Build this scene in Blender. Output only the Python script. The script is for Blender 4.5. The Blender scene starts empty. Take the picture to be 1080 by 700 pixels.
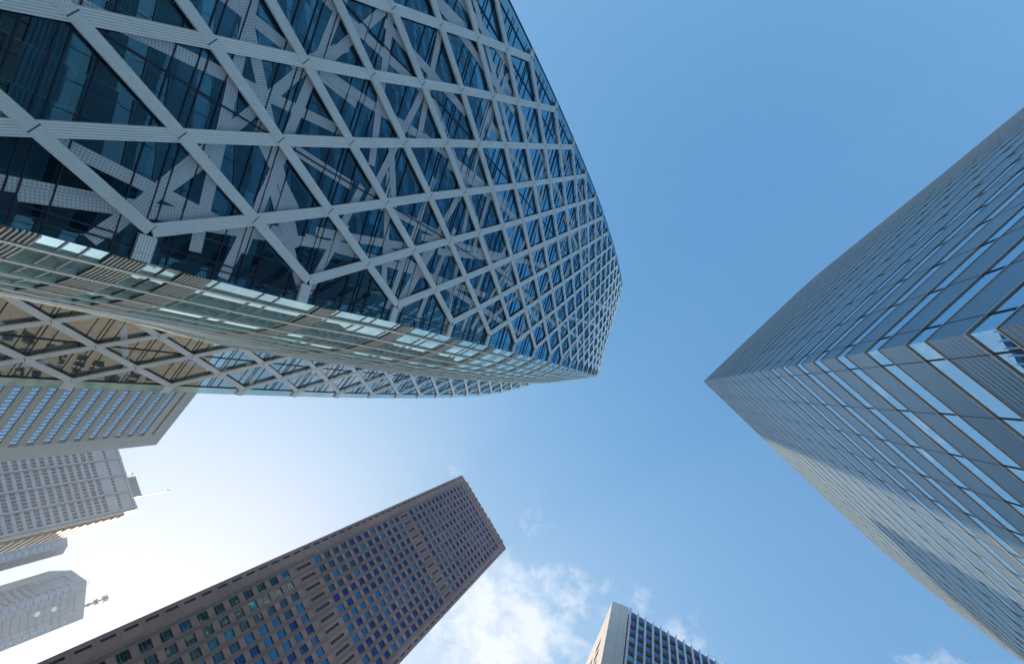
import bpy, math, random
from mathutils import Vector, Matrix
random.seed(7)
R = math.radians
S = bpy.context.scene
C = S.collection
EYE = 1.6

# ------------------------------------------------------------------ camera
F = 480.0
zx, zy = 148.0, 62.0
Zc = Vector((zx, zy, F)).normalized()
Xc = (Vector((1, 0, 0)) - Zc * Zc.x).normalized()
Yc = Zc.cross(Xc)
def w_of(d): return Vector((d.dot(Xc), d.dot(Yc), d.dot(Zc)))
right, up, back = w_of(Vector((1, 0, 0))), w_of(Vector((0, -1, 0))), w_of(Vector((0, 0, -1)))
cam_d = bpy.data.cameras.new('camera'); cam = bpy.data.objects.new('camera', cam_d); C.objects.link(cam)
cam.matrix_world = Matrix(((right.x, up.x, back.x, 0), (right.y, up.y, back.y, 0), (right.z, up.z, back.z, EYE), (0, 0, 0, 1)))
cam_d.lens = 16.0; cam_d.sensor_width = 36; cam_d.clip_start = .1; cam_d.clip_end = 20000
S.camera = cam
def pixel(P):                                   # plan x, y, height above the eye -> photo pixel
    d = Xc * P[0] + Yc * P[1] + Zc * P[2]
    if d.z <= 0: return None
    return (540 + F * d.x / d.z, 350 + F * d.y / d.z)

# ------------------------------------------------------------------ light
SUN_AZ, SUN_EL = 143.6, 32.0
SKY_STRENGTH, SUN_STRENGTH, EXPOSURE = .12, 4.2, 1.3
S.view_settings.view_transform = 'Standard'; S.view_settings.look = 'None'
S.view_settings.exposure = EXPOSURE; S.view_settings.gamma = 1; S.view_settings.use_curve_mapping = False
sd = Vector((math.cos(R(SUN_AZ)) * math.cos(R(SUN_EL)), math.sin(R(SUN_AZ)) * math.cos(R(SUN_EL)), math.sin(R(SUN_EL))))
sl = bpy.data.lights.new('sun', 'SUN'); sun = bpy.data.objects.new('sun', sl); C.objects.link(sun)
sl.energy = SUN_STRENGTH; sl.angle = R(.55); sl.color = (1, .78, .54)
sun.rotation_euler = sd.to_track_quat('Z', 'Y').to_euler()

world = bpy.data.worlds.new('World'); S.world = world; world.use_nodes = True
def N(nt, typ, ins=None, **kw):
    n = nt.nodes.new(typ)
    for k, v in kw.items(): setattr(n, k, v)
    for k, v in (ins or {}).items():
        if hasattr(v, 'is_output') or isinstance(v, bpy.types.NodeSocket): nt.links.new(v, n.inputs[k])
        else: n.inputs[k].default_value = v
    return n
def M(nt, op, a, b=None, c=None, clamp=False):
    n = nt.nodes.new('ShaderNodeMath'); n.operation = op; n.use_clamp = clamp
    for i, v in enumerate((a, b, c)):
        if v is None: continue
        if isinstance(v, bpy.types.NodeSocket): nt.links.new(v, n.inputs[i])
        else: n.inputs[i].default_value = v
    return n.outputs[0]
def MIX(nt, f, a, b, mode='MIX'):
    n = nt.nodes.new('ShaderNodeMix'); n.data_type = 'RGBA'; n.blend_type = mode
    for sock, v in ((n.inputs[0], f), (n.inputs[6], a), (n.inputs[7], b)):
        if isinstance(v, bpy.types.NodeSocket): nt.links.new(v, sock)
        else: sock.default_value = v if not isinstance(v, tuple) else (*v[:3], 1)
    return n.outputs[2]

wt = world.node_tree; wt.nodes.clear()
sky = N(wt, 'ShaderNodeTexSky', sky_type='NISHITA', sun_disc=False, sun_elevation=R(SUN_EL), sun_rotation=R(90 - SUN_AZ),
        air_density=1.0, dust_density=1.4, ozone_density=1.6, altitude=40)
tc = N(wt, 'ShaderNodeTexCoord')
sep = N(wt, 'ShaderNodeSeparateXYZ', {0: tc.outputs['Generated']})
zc = M(wt, 'MAXIMUM', sep.outputs[2], .03)
qx = M(wt, 'DIVIDE', sep.outputs[0], zc); qy = M(wt, 'DIVIDE', sep.outputs[1], zc)   # position on a flat cloud layer
qv = N(wt, 'ShaderNodeCombineXYZ', {0: qx, 1: qy, 2: 0.0}).outputs[0]
n1 = N(wt, 'ShaderNodeTexNoise', {'Vector': qv, 'Scale': 17.0, 'Detail': 10.0, 'Roughness': .66, 'Distortion': .15}).outputs[0]
n2 = N(wt, 'ShaderNodeTexNoise', {'Vector': qv, 'Scale': 2.3, 'Detail': 6.0, 'Roughness': .55, 'Distortion': .3}).outputs[0]
mask = None
for (cx, cy, rx, ry, wgt) in ((-.34, .51, .20, .15, 1.15), (-.20, .43, .10, .09, .75), (-.47, .17, .09, .05, .42), (-.25, .28, .07, .07, .5), (.06, .46, .07, .05, .60),
                              (-.08, .43, .08, .07, .6), (.45, .46, .09, .05, .7), (-.35, .95, .6, .4, .95), (.5, 1.0, .7, .45, .9), (-.9, 1.3, .7, .5, .8)):
    dx = M(wt, 'DIVIDE', M(wt, 'SUBTRACT', qx, cx), rx); dy = M(wt, 'DIVIDE', M(wt, 'SUBTRACT', qy, cy), ry)
    d = M(wt, 'SQRT', M(wt, 'ADD', M(wt, 'MULTIPLY', dx, dx), M(wt, 'MULTIPLY', dy, dy)))
    m = M(wt, 'MULTIPLY', M(wt, 'SUBTRACT', 1.45, d, clamp=True), wgt)
    mask = m if mask is None else M(wt, 'MAXIMUM', mask, m)
dens = M(wt, 'ADD', M(wt, 'MULTIPLY', n1, .72), M(wt, 'MULTIPLY', n2, .40))
cl = M(wt, 'MULTIPLY', M(wt, 'SUBTRACT', M(wt, 'ADD', dens, M(wt, 'MULTIPLY', mask, .29)), .69), 4.2, clamp=True)
cl = M(wt, 'MULTIPLY', cl, M(wt, 'GREATER_THAN', sep.outputs[2], .02))
cl = M(wt, 'MULTIPLY', M(wt, 'MULTIPLY', cl, M(wt, 'MULTIPLY', mask, 1.6, clamp=True)), .80, clamp=True)
chs = N(wt, 'ShaderNodeSeparateColor', {0: sky.outputs[0]})
EXPO = SKY_STRENGTH * 2 ** EXPOSURE
def roll(x, a, b, p=1.):                         # film-like shoulder for the sky's own brightness
    if p != 1.: x = M(wt, 'POWER', x, p)
    y = M(wt, 'DIVIDE', M(wt, 'MULTIPLY', x, a / EXPO), M(wt, 'ADD', 1., M(wt, 'MULTIPLY', x, 1 / b)))
    return M(wt, 'ADD', y, M(wt, 'MULTIPLY', M(wt, 'MAXIMUM', M(wt, 'SUBTRACT', chs.outputs[2], 8.), 0.), .02 / EXPO))
skyc = N(wt, 'ShaderNodeCombineColor', {0: roll(chs.outputs[0], .225, 4.6, 1.3), 1: roll(chs.outputs[1], .445, 2.5, 1.1), 2: roll(chs.outputs[2], .70, 1.8)}).outputs[0]
low = M(wt, 'SUBTRACT', 1., M(wt, 'DIVIDE', M(wt, 'MAXIMUM', sep.outputs[2], 0.), .40), clamp=True)      # low sky brightened below the view, added as fill on the walls
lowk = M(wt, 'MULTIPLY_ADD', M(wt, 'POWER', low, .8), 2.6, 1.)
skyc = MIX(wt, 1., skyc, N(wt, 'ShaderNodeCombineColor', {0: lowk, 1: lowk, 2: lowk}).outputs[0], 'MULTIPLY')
cloudc = MIX(wt, .35, (4.4, 4.3, 4.25), skyc)
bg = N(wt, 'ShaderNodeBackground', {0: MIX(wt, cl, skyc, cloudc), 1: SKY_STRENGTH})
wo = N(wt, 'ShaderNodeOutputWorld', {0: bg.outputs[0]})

# ------------------------------------------------------------------ materials
def new_mat(name):
    m = bpy.data.materials.new(name); m.use_nodes = True; m.node_tree.nodes.clear(); return m, m.node_tree
def out(nt, sh): N(nt, 'ShaderNodeOutputMaterial', {0: sh})
def noise(nt, scale, detail=4, coord='Object', stretch=None, rough=.55):
    v = N(nt, 'ShaderNodeTexCoord').outputs[coord]
    if stretch: v = N(nt, 'ShaderNodeMapping', {0: v, 3: stretch}).outputs[0]
    return N(nt, 'ShaderNodeTexNoise', {'Vector': v, 'Scale': scale, 'Detail': detail, 'Roughness': rough}).outputs[0]
def ramp(nt, f, a, b): return M(nt, 'MULTIPLY_ADD', f, b - a, a)
def plain(name, col, rough=.6, metal=0., var=.12, scale=.6, streak=True):
    m, nt = new_mat(name)
    f = noise(nt, scale, 6, stretch=(1, 1, .15) if streak else None)
    k = ramp(nt, f, 1 - var, 1 + var)
    g = N(nt, 'ShaderNodeCombineColor', {0: k, 1: k, 2: k}).outputs[0]
    c = MIX(nt, 1.0, (*col, 1), g, 'MULTIPLY')
    p = N(nt, 'ShaderNodeBsdfPrincipled', {'Base Color': c, 'Roughness': rough, 'Metallic': metal})
    out(nt, p.outputs[0]); return m
def uvxy(nt):
    s = N(nt, 'ShaderNodeSeparateXYZ', {0: N(nt, 'ShaderNodeTexCoord').outputs['UV']}); return s.outputs[0], s.outputs[1]
def glass(name, body, tint, refl=.3, rough=.02, wave=.02, wscale=.35, vary=0., power=4., cells=None, panes=None, tilt=.012):
    """opaque dark pane: a body colour under a clear mirror coat that strengthens at grazing angles"""
    m, nt = new_mat(name)
    bump = N(nt, 'ShaderNodeBump', {'Strength': 1.0, 'Distance': wave, 'Height': noise(nt, wscale, 2)})
    if panes:                                    # every pane sits a hair out of true, so reflections break at the joints
        u, v = uvxy(nt); pu, pv, off = panes
        a_, b_ = M(nt, 'DIVIDE', u, pu), M(nt, 'ADD', M(nt, 'DIVIDE', v, pv), off)
        wn = N(nt, 'ShaderNodeTexWhiteNoise', {0: N(nt, 'ShaderNodeCombineXYZ', {0: M(nt, 'FLOOR', a_), 1: M(nt, 'FLOOR', b_)}).outputs[0]}, noise_dimensions='3D').outputs[1]
        sp_ = N(nt, 'ShaderNodeSeparateColor', {0: wn})
        hh_ = M(nt, 'ADD', M(nt, 'MULTIPLY', M(nt, 'SUBTRACT', sp_.outputs[0], .5), M(nt, 'FRACT', a_)), M(nt, 'MULTIPLY', M(nt, 'SUBTRACT', sp_.outputs[1], .5), M(nt, 'FRACT', b_)))
        bump = N(nt, 'ShaderNodeBump', {'Strength': 1.0, 'Distance': tilt, 'Height': hh_, 'Normal': bump.outputs[0]})
    c = (*body, 1)
    if vary:
        oi = N(nt, 'ShaderNodeObjectInfo').outputs['Random']
        k = ramp(nt, oi, 1 - vary, 1 + vary)
        c = MIX(nt, 1., c, N(nt, 'ShaderNodeCombineColor', {0: k, 1: k, 2: k}).outputs[0], 'MULTIPLY')
    if cells:
        c = cells(nt, c)
    d = N(nt, 'ShaderNodeBsdfDiffuse', {'Color': c})
    g = N(nt, 'ShaderNodeBsdfGlossy', {'Color': (*tint, 1), 'Roughness': rough, 'Normal': bump.outputs[0]})
    lw = N(nt, 'ShaderNodeLayerWeight', {'Blend': .5}).outputs['Facing']
    fac = M(nt, 'MULTIPLY_ADD', M(nt, 'POWER', lw, power), 1 - refl, refl, clamp=True)
    out(nt, N(nt, 'ShaderNodeMixShader', {0: fac, 1: d.outputs[0], 2: g.outputs[0]}).outputs[0]); return m
def ribbed(name, col, ribs=9, rough=.42, metal=.35):
    """extruded aluminium cladding: ribs run along the length, a dark open joint at every node"""
    m, nt = new_mat(name)
    u, v = uvxy(nt)
    w = M(nt, 'SINE', M(nt, 'MULTIPLY', v, ribs * 2 * math.pi))
    w01 = M(nt, 'MULTIPLY_ADD', w, .5, .5)
    groove = M(nt, 'POWER', w01, .55)
    j = M(nt, 'ABSOLUTE', M(nt, 'SUBTRACT', M(nt, 'FRACT', M(nt, 'ADD', u, .5)), .5))
    joint = M(nt, 'LESS_THAN', j, .006)
    k = M(nt, 'MULTIPLY', ramp(nt, groove, .62, 1.05), ramp(nt, noise(nt, .8, 5), .86, 1.08))
    k = M(nt, 'MULTIPLY', k, M(nt, 'SUBTRACT', 1., M(nt, 'MULTIPLY', joint, .85)))
    c = MIX(nt, 1., (*col, 1), N(nt, 'ShaderNodeCombineColor', {0: k, 1: k, 2: k}).outputs[0], 'MULTIPLY')
    b = N(nt, 'ShaderNodeBump', {'Strength': .5, 'Distance': .03, 'Height': w01})
    p = N(nt, 'ShaderNodeBsdfPrincipled', {'Base Color': c, 'Roughness': rough, 'Metallic': metal, 'Normal': b.outputs[0]})
    out(nt, p.outputs[0]); return m
def pierced(name, col, metal=.75, rough=.38):
    """perforated sheet: fine dots over shallow horizontal folds, UV in metres, every panel its own shade"""
    m, nt = new_mat(name)
    u, v = uvxy(nt)
    du = M(nt, 'SUBTRACT', M(nt, 'FRACT', M(nt, 'MULTIPLY', u, 9.)), .5)
    dv = M(nt, 'SUBTRACT', M(nt, 'FRACT', M(nt, 'MULTIPLY', v, 9.)), .5)
    dd = M(nt, 'ADD', M(nt, 'MULTIPLY', du, du), M(nt, 'MULTIPLY', dv, dv))
    dot = M(nt, 'LESS_THAN', dd, .075)
    fold = M(nt, 'MULTIPLY_ADD', M(nt, 'SINE', M(nt, 'MULTIPLY', v, 2 * math.pi * 3.3)), .5, .5)
    cell = N(nt, 'ShaderNodeTexWhiteNoise', {0: N(nt, 'ShaderNodeCombineXYZ', {0: M(nt, 'FLOOR', M(nt, 'DIVIDE', u, 3.03)), 1: M(nt, 'FLOOR', M(nt, 'DIVIDE', v, 3.8))}).outputs[0]}, noise_dimensions='3D').outputs[0]
    k = M(nt, 'MULTIPLY', M(nt, 'SUBTRACT', 1., M(nt, 'MULTIPLY', dot, .42)), ramp(nt, fold, .88, 1.08))
    k = M(nt, 'MULTIPLY', k, M(nt, 'MULTIPLY', ramp(nt, cell, .93, 1.06), ramp(nt, noise(nt, .25, 5), .9, 1.1)))
    c = MIX(nt, 1., (*col, 1), N(nt, 'ShaderNodeCombineColor', {0: k, 1: k, 2: k}).outputs[0], 'MULTIPLY')
    b = N(nt, 'ShaderNodeBump', {'Strength': .35, 'Distance': .02, 'Height': fold})
    p = N(nt, 'ShaderNodeBsdfPrincipled', {'Base Color': c, 'Roughness': rough, 'Metallic': metal, 'Normal': b.outputs[0]})
    out(nt, p.outputs[0]); return m
def frit(name, col):
    m, nt = new_mat(name)
    u, v = uvxy(nt)
    du = M(nt, 'SUBTRACT', M(nt, 'FRACT', M(nt, 'MULTIPLY', u, 9.)), .5)
    dv = M(nt, 'SUBTRACT', M(nt, 'FRACT', M(nt, 'MULTIPLY', v, 9.)), .5)
    dd = M(nt, 'ADD', M(nt, 'MULTIPLY', du, du), M(nt, 'MULTIPLY', dv, dv))
    dot = M(nt, 'LESS_THAN', dd, .10)
    k = M(nt, 'MULTIPLY', M(nt, 'SUBTRACT', 1., M(nt, 'MULTIPLY', dot, .4)), ramp(nt, noise(nt, .5, 4), .75, 1.2))
    c = MIX(nt, 1., (*col, 1), N(nt, 'ShaderNodeCombineColor', {0: k, 1: k, 2: k}).outputs[0], 'MULTIPLY')
    d = N(nt, 'ShaderNodeBsdfPrincipled', {'Base Color': c, 'Roughness': .25, 'Metallic': .1})
    out(nt, d.outputs[0]); return m
def storey_cells(nt, c):
    """floor slabs, blinds and rooms seen dimly behind the glass (UV: metres across, storeys up)"""
    u, v = uvxy(nt)
    fv = M(nt, 'FRACT', v)
    slab = M(nt, 'LESS_THAN', M(nt, 'ABSOLUTE', M(nt, 'SUBTRACT', fv, .5)), .17)
    cell = N(nt, 'ShaderNodeTexWhiteNoise', {0: N(nt, 'ShaderNodeCombineXYZ', {0: M(nt, 'FLOOR', M(nt, 'DIVIDE', u, 1.32)), 1: M(nt, 'FLOOR', v)}).outputs[0]}, noise_dimensions='3D').outputs[0]
    fu = M(nt, 'FRACT', M(nt, 'DIVIDE', u, 1.32))
    seam = M(nt, 'LESS_THAN', fu, .025)
    c1 = MIX(nt, slab, c, (.022, .085, .15))
    k = ramp(nt, M(nt, 'POWER', cell, 2.), .45, 1.9)
    c2 = MIX(nt, 1., c1, N(nt, 'ShaderNodeCombineColor', {0: k, 1: k, 2: k}).outputs[0], 'MULTIPLY')
    return MIX(nt, M(nt, 'MULTIPLY', seam, .35), c2, (.12, .2, .22))
def stone(name, col, pw, ph, var=.16, rough=.6):
    m, nt = new_mat(name)
    u, v = uvxy(nt)
    cell = N(nt, 'ShaderNodeTexWhiteNoise', {0: N(nt, 'ShaderNodeCombineXYZ', {0: M(nt, 'FLOOR', M(nt, 'DIVIDE', u, pw)), 1: M(nt, 'FLOOR', M(nt, 'DIVIDE', v, ph))}).outputs[0]}, noise_dimensions='3D').outputs[0]
    ju = M(nt, 'LESS_THAN', M(nt, 'FRACT', M(nt, 'DIVIDE', u, pw)), .05 / pw)
    jv = M(nt, 'LESS_THAN', M(nt, 'FRACT', M(nt, 'DIVIDE', v, ph)), .05 / ph)
    j = M(nt, 'MAXIMUM', ju, jv)
    k = M(nt, 'MULTIPLY', ramp(nt, cell, 1 - var * .6, 1 + var * .6), ramp(nt, noise(nt, .12, 6, stretch=(1, 1, .4)), 1 - var * 1.6, 1 + var * 1.6))
    k = M(nt, 'MULTIPLY', k, M(nt, 'SUBTRACT', 1., M(nt, 'MULTIPLY', j, .6)))
    c = MIX(nt, 1., (*col, 1), N(nt, 'ShaderNodeCombineColor', {0: k, 1: k, 2: k}).outputs[0], 'MULTIPLY')
    p = N(nt, 'ShaderNodeBsdfPrincipled', {'Base Color': c, 'Roughness': rough})
    out(nt, p.outputs[0]); return m

MT = {}
MT['rib'] = ribbed('ribbed_aluminium', (.84, .93, .96), 6, metal=.12)
MT['rib_side'] = ribbed('ribbed_aluminium_duller', (.74, .76, .78), 6)  # slightly darker, greyer tone for the side lattice
MT['frit'] = frit('printed_grey_glass', (.60, .68, .76))
MT['cocoon_glass'] = glass('dark_blue_glass', (.004, .018, .034), (.34, .76, 1.0), .07, .012, .006, .2, cells=storey_cells, power=1.35, panes=(1.32, 1., 0.), tilt=.02)
MT['edge_glass'] = glass('edge_glass', (.02, .10, .13), (.5, .8, .9), .4, .03, .01)
MT['teal_glass'] = glass('teal_glass', (.24, .40, .37), (.74, .95, .94), .40, .015, .010, .22, power=2.6, panes=(1.5, 3.75, .3), tilt=.03)
MT['side_glass'] = glass('side_glass', (.03, .055, .06), (.72, .80, .82), .48, .02, .05, .16, power=2.5)
MT['pale_glass'] = glass('pale_edge_glass', (.35, .55, .55), (.8, .95, .95), .35, .05)
MT['dark_metal'] = plain('dark_blue_mullion', (.012, .022, .05), .35, .3)
MT['grey_mullion'] = plain('grey_mullion', (.60, .62, .57), .4, .5)
MT['louvre'] = plain('grey_louvre', (.58, .58, .53), .5, .4)
MT['louvre_back'] = plain('dark_teal_panel', (.05, .07, .07), .5)
MT['black'] = plain('black_gap', (.012, .013, .016), .6)
MT['roof'] = plain('roof_membrane', (.2, .2, .2), .8)
MT['sheet'] = pierced('perforated_steel_sheet', (.20, .27, .31), .85, .3)
MT['trim'] = plain('bright_trim', (.72, .70, .68), .4, .4)
MT['sky_glass'] = glass('mirror_glass', (.012, .045, .08), (.66, .88, 1.0), .50, .008, .010, .25, power=2.2, panes=(3.03, 3.8, .2), tilt=.05)
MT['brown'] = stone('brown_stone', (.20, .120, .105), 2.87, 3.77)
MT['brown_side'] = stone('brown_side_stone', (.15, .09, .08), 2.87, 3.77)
MT['blue_pane'] = glass('blue_pane', (.004, .014, .06), (.08, .18, .40), .28, .02, .02, vary=.5, power=6.)
MT['cyan_pane'] = glass('lighter_blue_pane', (.008, .06, .12), (.14, .38, .56), .34, .02, .02, vary=.4, power=6.)
MT['black_pane'] = glass('black_pane', (.006, .010, .014), (.3, .45, .5), .2, .02, .05, vary=.5)
MT['b1_stone'] = stone('grey_green_panel', (.21, .26, .265), 3.4, 3.8, .06)
MT['b1_glass'] = glass('rippled_blue_glass', (.02, .12, .24), (.38, .70, 1.), .42, .02, .12, .5, power=2.)
MT['b2_stone'] = stone('pale_grey_tile', (.22, .255, .29), 3.0, 3.45, .06)
MT['b2_pane'] = glass('slate_pane', (.012, .035, .075), (.30, .55, .85), .12, .03, .02, vary=.5, power=6.)
MT['b2_tan'] = stone('cream_tile', (.72, .58, .42), 2.0, 3.45, .06)
MT['b2_cream'] = stone('sun_tinted_cream_tile', (.34, .29, .23), 2.0, 3.45, .06)  # the sun's warm tint is put into this side's tile colour
MT['to_stone'] = stone('blue_grey_granite', (.13, .175, .22), 1.6, 4.0, .15)
MT['to_pane'] = glass('pale_blue_pane', (.10, .17, .25), (.6, .75, .9), .35, .04, .01)
MT['s_panel'] = stone('light_grey_panel', (.46, .46, .49), 1.85, 3.5, .05)
MT['s_fin'] = plain('pale_fin', (.50, .50, .55), .5)
MT['s_pane'] = glass('navy_pane', (.006, .02, .07), (.2, .45, .8), .35, .02, .02, vary=.5)
MT['s_teal'] = glass('teal_pane', (.01, .13, .20), (.3, .8, .9), .35, .02, .02, vary=.3)
MT['red'] = plain('red_paint', (.55, .03, .02), .5)
MT['steel'] = plain('galvanised_steel', (.3, .31, .33), .45, .6)

# ------------------------------------------------------------------ mesh helpers
class MB:
    def __init__(s): s.v = []; s.f = []; s.uv = []
    def quad(s, pts, uv=None):
        i = len(s.v); s.v += [tuple(p) for p in pts]; s.f.append(tuple(range(i, i + len(pts))))
        s.uv.append(uv or [(0, 0)] * len(pts))
    def hexa(s, b, t, uvb=None):
        """b, t: four points each (bottom and top ring)"""
        s.quad(t, uvb); s.quad(b[::-1])
        for i in range(4):
            j = (i + 1) % 4; s.quad([b[i], b[j], t[j], t[i]])
    def build(s, name, mat, parent=None, kind=None):
        me = bpy.data.meshes.new(name); me.from_pydata(s.v, [], s.f)
        l = me.uv_layers.new(name='UVMap'); k = 0; flat = []
        for u in s.uv:
            for a in u: flat += [float(a[0]), float(a[1])]
        l.data.foreach_set('uv', flat)
        me.materials.append(mat); me.validate(); me.update()
        o = bpy.data.objects.new(name, me); C.objects.link(o)
        if parent:
            o.parent = parent; o.matrix_parent_inverse = Matrix.Translation(-parent.location)
        if kind: o['kind'] = kind
        return o
def thing(name, label, cat, x, y, group=None):
    o = bpy.data.objects.new(name, None); C.objects.link(o); o.location = (x, y, 0); o.empty_display_size = 2
    o['label'] = label; o['category'] = cat
    if group: o['group'] = group
    return o
class Wall:
    """vertical plane from plan point a to b; n points to the given side point"""
    def __init__(s, a, b, towards=(0, 0)):
        s.a = Vector(a).to_2d() if len(a) > 2 else Vector(a); b = Vector(b)
        s.L = (b - s.a).length; s.d = (b - s.a).normalized(); s.n = Vector((s.d.y, -s.d.x))
        if s.n.dot(Vector(towards) - s.a) < 0: s.n = -s.n
    def p(s, u, h, d=0.):
        q = s.a + s.d * u + s.n * d; return (q.x, q.y, h + EYE)
    def box(s, mb, u0, u1, h0, h1, d0, d1):
        b = [s.p(u0, h0, d0), s.p(u1, h0, d0), s.p(u1, h1, d0), s.p(u0, h1, d0)]
        t = [s.p(u0, h0, d1), s.p(u1, h0, d1), s.p(u1, h1, d1), s.p(u0, h1, d1)]
        mb.hexa(b, t, [(u0, h0), (u1, h0), (u1, h1), (u0, h1)])
        mb.uv[-6] = [(u0, h0), (u1, h0), (u1, h1), (u0, h1)]
    def sheet(s, mb, u0, u1, h0, h1, d=0.):
        mb.quad([s.p(u0, h0, d), s.p(u1, h0, d), s.p(u1, h1, d), s.p(u0, h1, d)], [(u0, h0), (u1, h0), (u1, h1), (u0, h1)])
    def holed(s, mb, u0, u1, h0, h1, holes, depth, d=0.):
        """sheet with rectangular openings and their reveals; holes = grid of (us list, hs list) blocks or rectangles"""
        us = sorted({u0, u1} | {round(x, 4) for r in holes for x in r[:2]}); hs = sorted({h0, h1} | {round(x, 4) for r in holes for x in r[2:4]})
        ui = {x: i for i, x in enumerate(us)}; hi = {x: i for i, x in enumerate(hs)}
        cut = set()
        for r in holes:
            for i in range(ui[round(r[0], 4)], ui[round(r[1], 4)]):
                for j in range(hi[round(r[2], 4)], hi[round(r[3], 4)]): cut.add((i, j))
        for j in range(len(hs) - 1):
            i = 0
            while i < len(us) - 1:
                if (i, j) in cut: i += 1; continue
                k = i
                while k < len(us) - 1 and (k, j) not in cut: k += 1
                s.sheet(mb, us[i], us[k], hs[j], hs[j + 1], d); i = k
        for r in holes:
            a, b, c, e = r[:4]
            for (x0, y0, x1, y1) in ((a, c, b, c), (b, c, b, e), (b, e, a, e), (a, e, a, c)):
                mb.quad([s.p(x0, y0, d), s.p(x1, y1, d), s.p(x1, y1, d - depth), s.p(x0, y0, d - depth)], [(x0, y0), (x1, y1), (x1, y1), (x0, y0)])
def prism(mb, pts, h0, h1, cap=True):
    n = len(pts)
    for i in range(n):
        a, b = pts[i], pts[(i + 1) % n]; L = math.dist(a, b)
        mb.quad([(*a, h0 + EYE), (*b, h0 + EYE), (*b, h1 + EYE), (*a, h1 + EYE)], [(0, h0), (L, h0), (L, h1), (0, h1)])
    if cap: mb.quad([(*p, h1 + EYE) for p in pts])
def tube(mb, a, b, r0, r1, n=8):
    a, b = Vector(a), Vector(b); d = (b - a).normalized(); x = d.orthogonal().normalized(); y = d.cross(x)
    A = [a + (x * math.cos(t) + y * math.sin(t)) * r0 for t in [2 * math.pi * i / n for i in range(n)]]
    B = [b + (x * math.cos(t) + y * math.sin(t)) * r1 for t in [2 * math.pi * i / n for i in range(n)]]
    for i in range(n): mb.quad([A[i], A[(i + 1) % n], B[(i + 1) % n], B[i]])
    mb.quad(A[::-1]); mb.quad(B)

# ------------------------------------------------------------------ ground
g = MB(); g.quad([(-1500, -1500, 0), (1500, -1500, 0), (1500, 1500, 0), (-1500, 1500, 0)])
o = g.build('ground', plain('street_paving', (.34, .33, .31), .85, 0, .3, .05, False)); o['kind'] = 'structure'

# ------------------------------------------------------------------ the curved lattice tower
def interp(x, X, Y):
    if x <= X[0]: return Y[0]
    for i in range(len(X) - 1):
        if x <= X[i + 1]:
            t = (x - X[i]) / (X[i + 1] - X[i]); return Y[i] + (Y[i + 1] - Y[i]) * t
    return Y[-1]
def smooth(X, Y):                                # monotone-ish smooth table lookup (Catmull-Rom)
    def f(x):
        if x <= X[0]: return Y[0]
        if x >= X[-1]: return Y[-1]
        i = max(k for k in range(len(X)) if X[k] <= x); i = min(i, len(X) - 2)
        h = X[i + 1] - X[i]; t = (x - X[i]) / h
        m0 = (Y[i + 1] - Y[i - 1]) / (X[i + 1] - X[i - 1]) if i > 0 else (Y[1] - Y[0]) / (X[1] - X[0])
        m1 = (Y[i + 2] - Y[i]) / (X[i + 2] - X[i]) if i + 2 < len(X) else (Y[-1] - Y[-2]) / (X[-1] - X[-2])
        return (2*t**3 - 3*t*t + 1)*Y[i] + (t**3 - 2*t*t + t)*h*m0 + (-2*t**3 + 3*t*t)*Y[i+1] + (t**3 - t*t)*h*m1
    return f
TOP = 200.0
s_of = smooth([-1.6, 8.5, 12.3, 19.8, 27.3, 34.8, 42.3, 49.8, 57.3, 64.8, 72.3, 82, 94, 105, 116, 126, 136, 150, 165, 180, 192, 204],
              [-22.3, -20.3, -19.6, -18.55, -17.65, -16.87, -16.23, -15.74, -15.30, -14.90, -14.63, -14.42, -14.32, -14.36, -14.52, -14.9, -15.9, -18.0, -20.4, -23.2, -25.6, -28.4])
az = R(17); nA = Vector((math.cos(az), math.sin(az))); tA = Vector((nA.y, -nA.x))
def row(k): return 12.3 + 3.75 * (k - 1)
T0, CELL = .9, 3.95
t_shift = smooth([-2, 8, 20, 27, 35, 45, 60, 90, 204], [-.36, -.36, -.38, -.14, -.08, .02, .14, .16, .16])
def PA(t, h, d=0.):
    q = nA * (s_of(h) + d) + tA * (t + t_shift(h)); return Vector((q.x, q.y, h + EYE))
EBx = smooth([-2, 20, 27, 35, 42.3, 49.8, 57.3, 64.8, 72.3, 79.8, 87.3, 94.8, 102.3, 109.8, 117.3, 124.8, 132.3, 139.8, 147.3, 154.8, 162.3, 169.8, 177.3, 184.8, 192.3, 200],
             [-52, -49.9, -49.2, -47.4, -45.9, -44.9, -44.1, -43.5, -43.2, -43.0, -42.8, -42.6, -42.4, -42.1, -41.7, -41.2, -40.6, -39.9, -39.1, -38.2, -37.2, -36.1, -34.9, -33.5, -32.0, -30.0])
EBy = smooth([-2, 20, 42, 60, 80, 100, 120, 140, 155, 170, 185, 200], [-1.8, -1.2, -.2, .4, .75, .8, .3, -1.4, -3.2, -5.3, -7.6, -10.2])
wB = Vector((.669, -.743)); nB = Vector((.743, .669))
def PB(u, h, d=0.):
    q = Vector((EBx(h), EBy(h))) + wB * u + nB * d; return Vector((q.x, q.y, h + EYE))
CG = Vector((-29.5, -26.3))
rho2 = smooth([0, 20, 28, 40, 61, 80, 110, 140, 170, 200], [20.6, 21.8, 22.8, 23.5, 24.2, 24.3, 23.4, 21.4, 19.0, 16.3])
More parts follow.
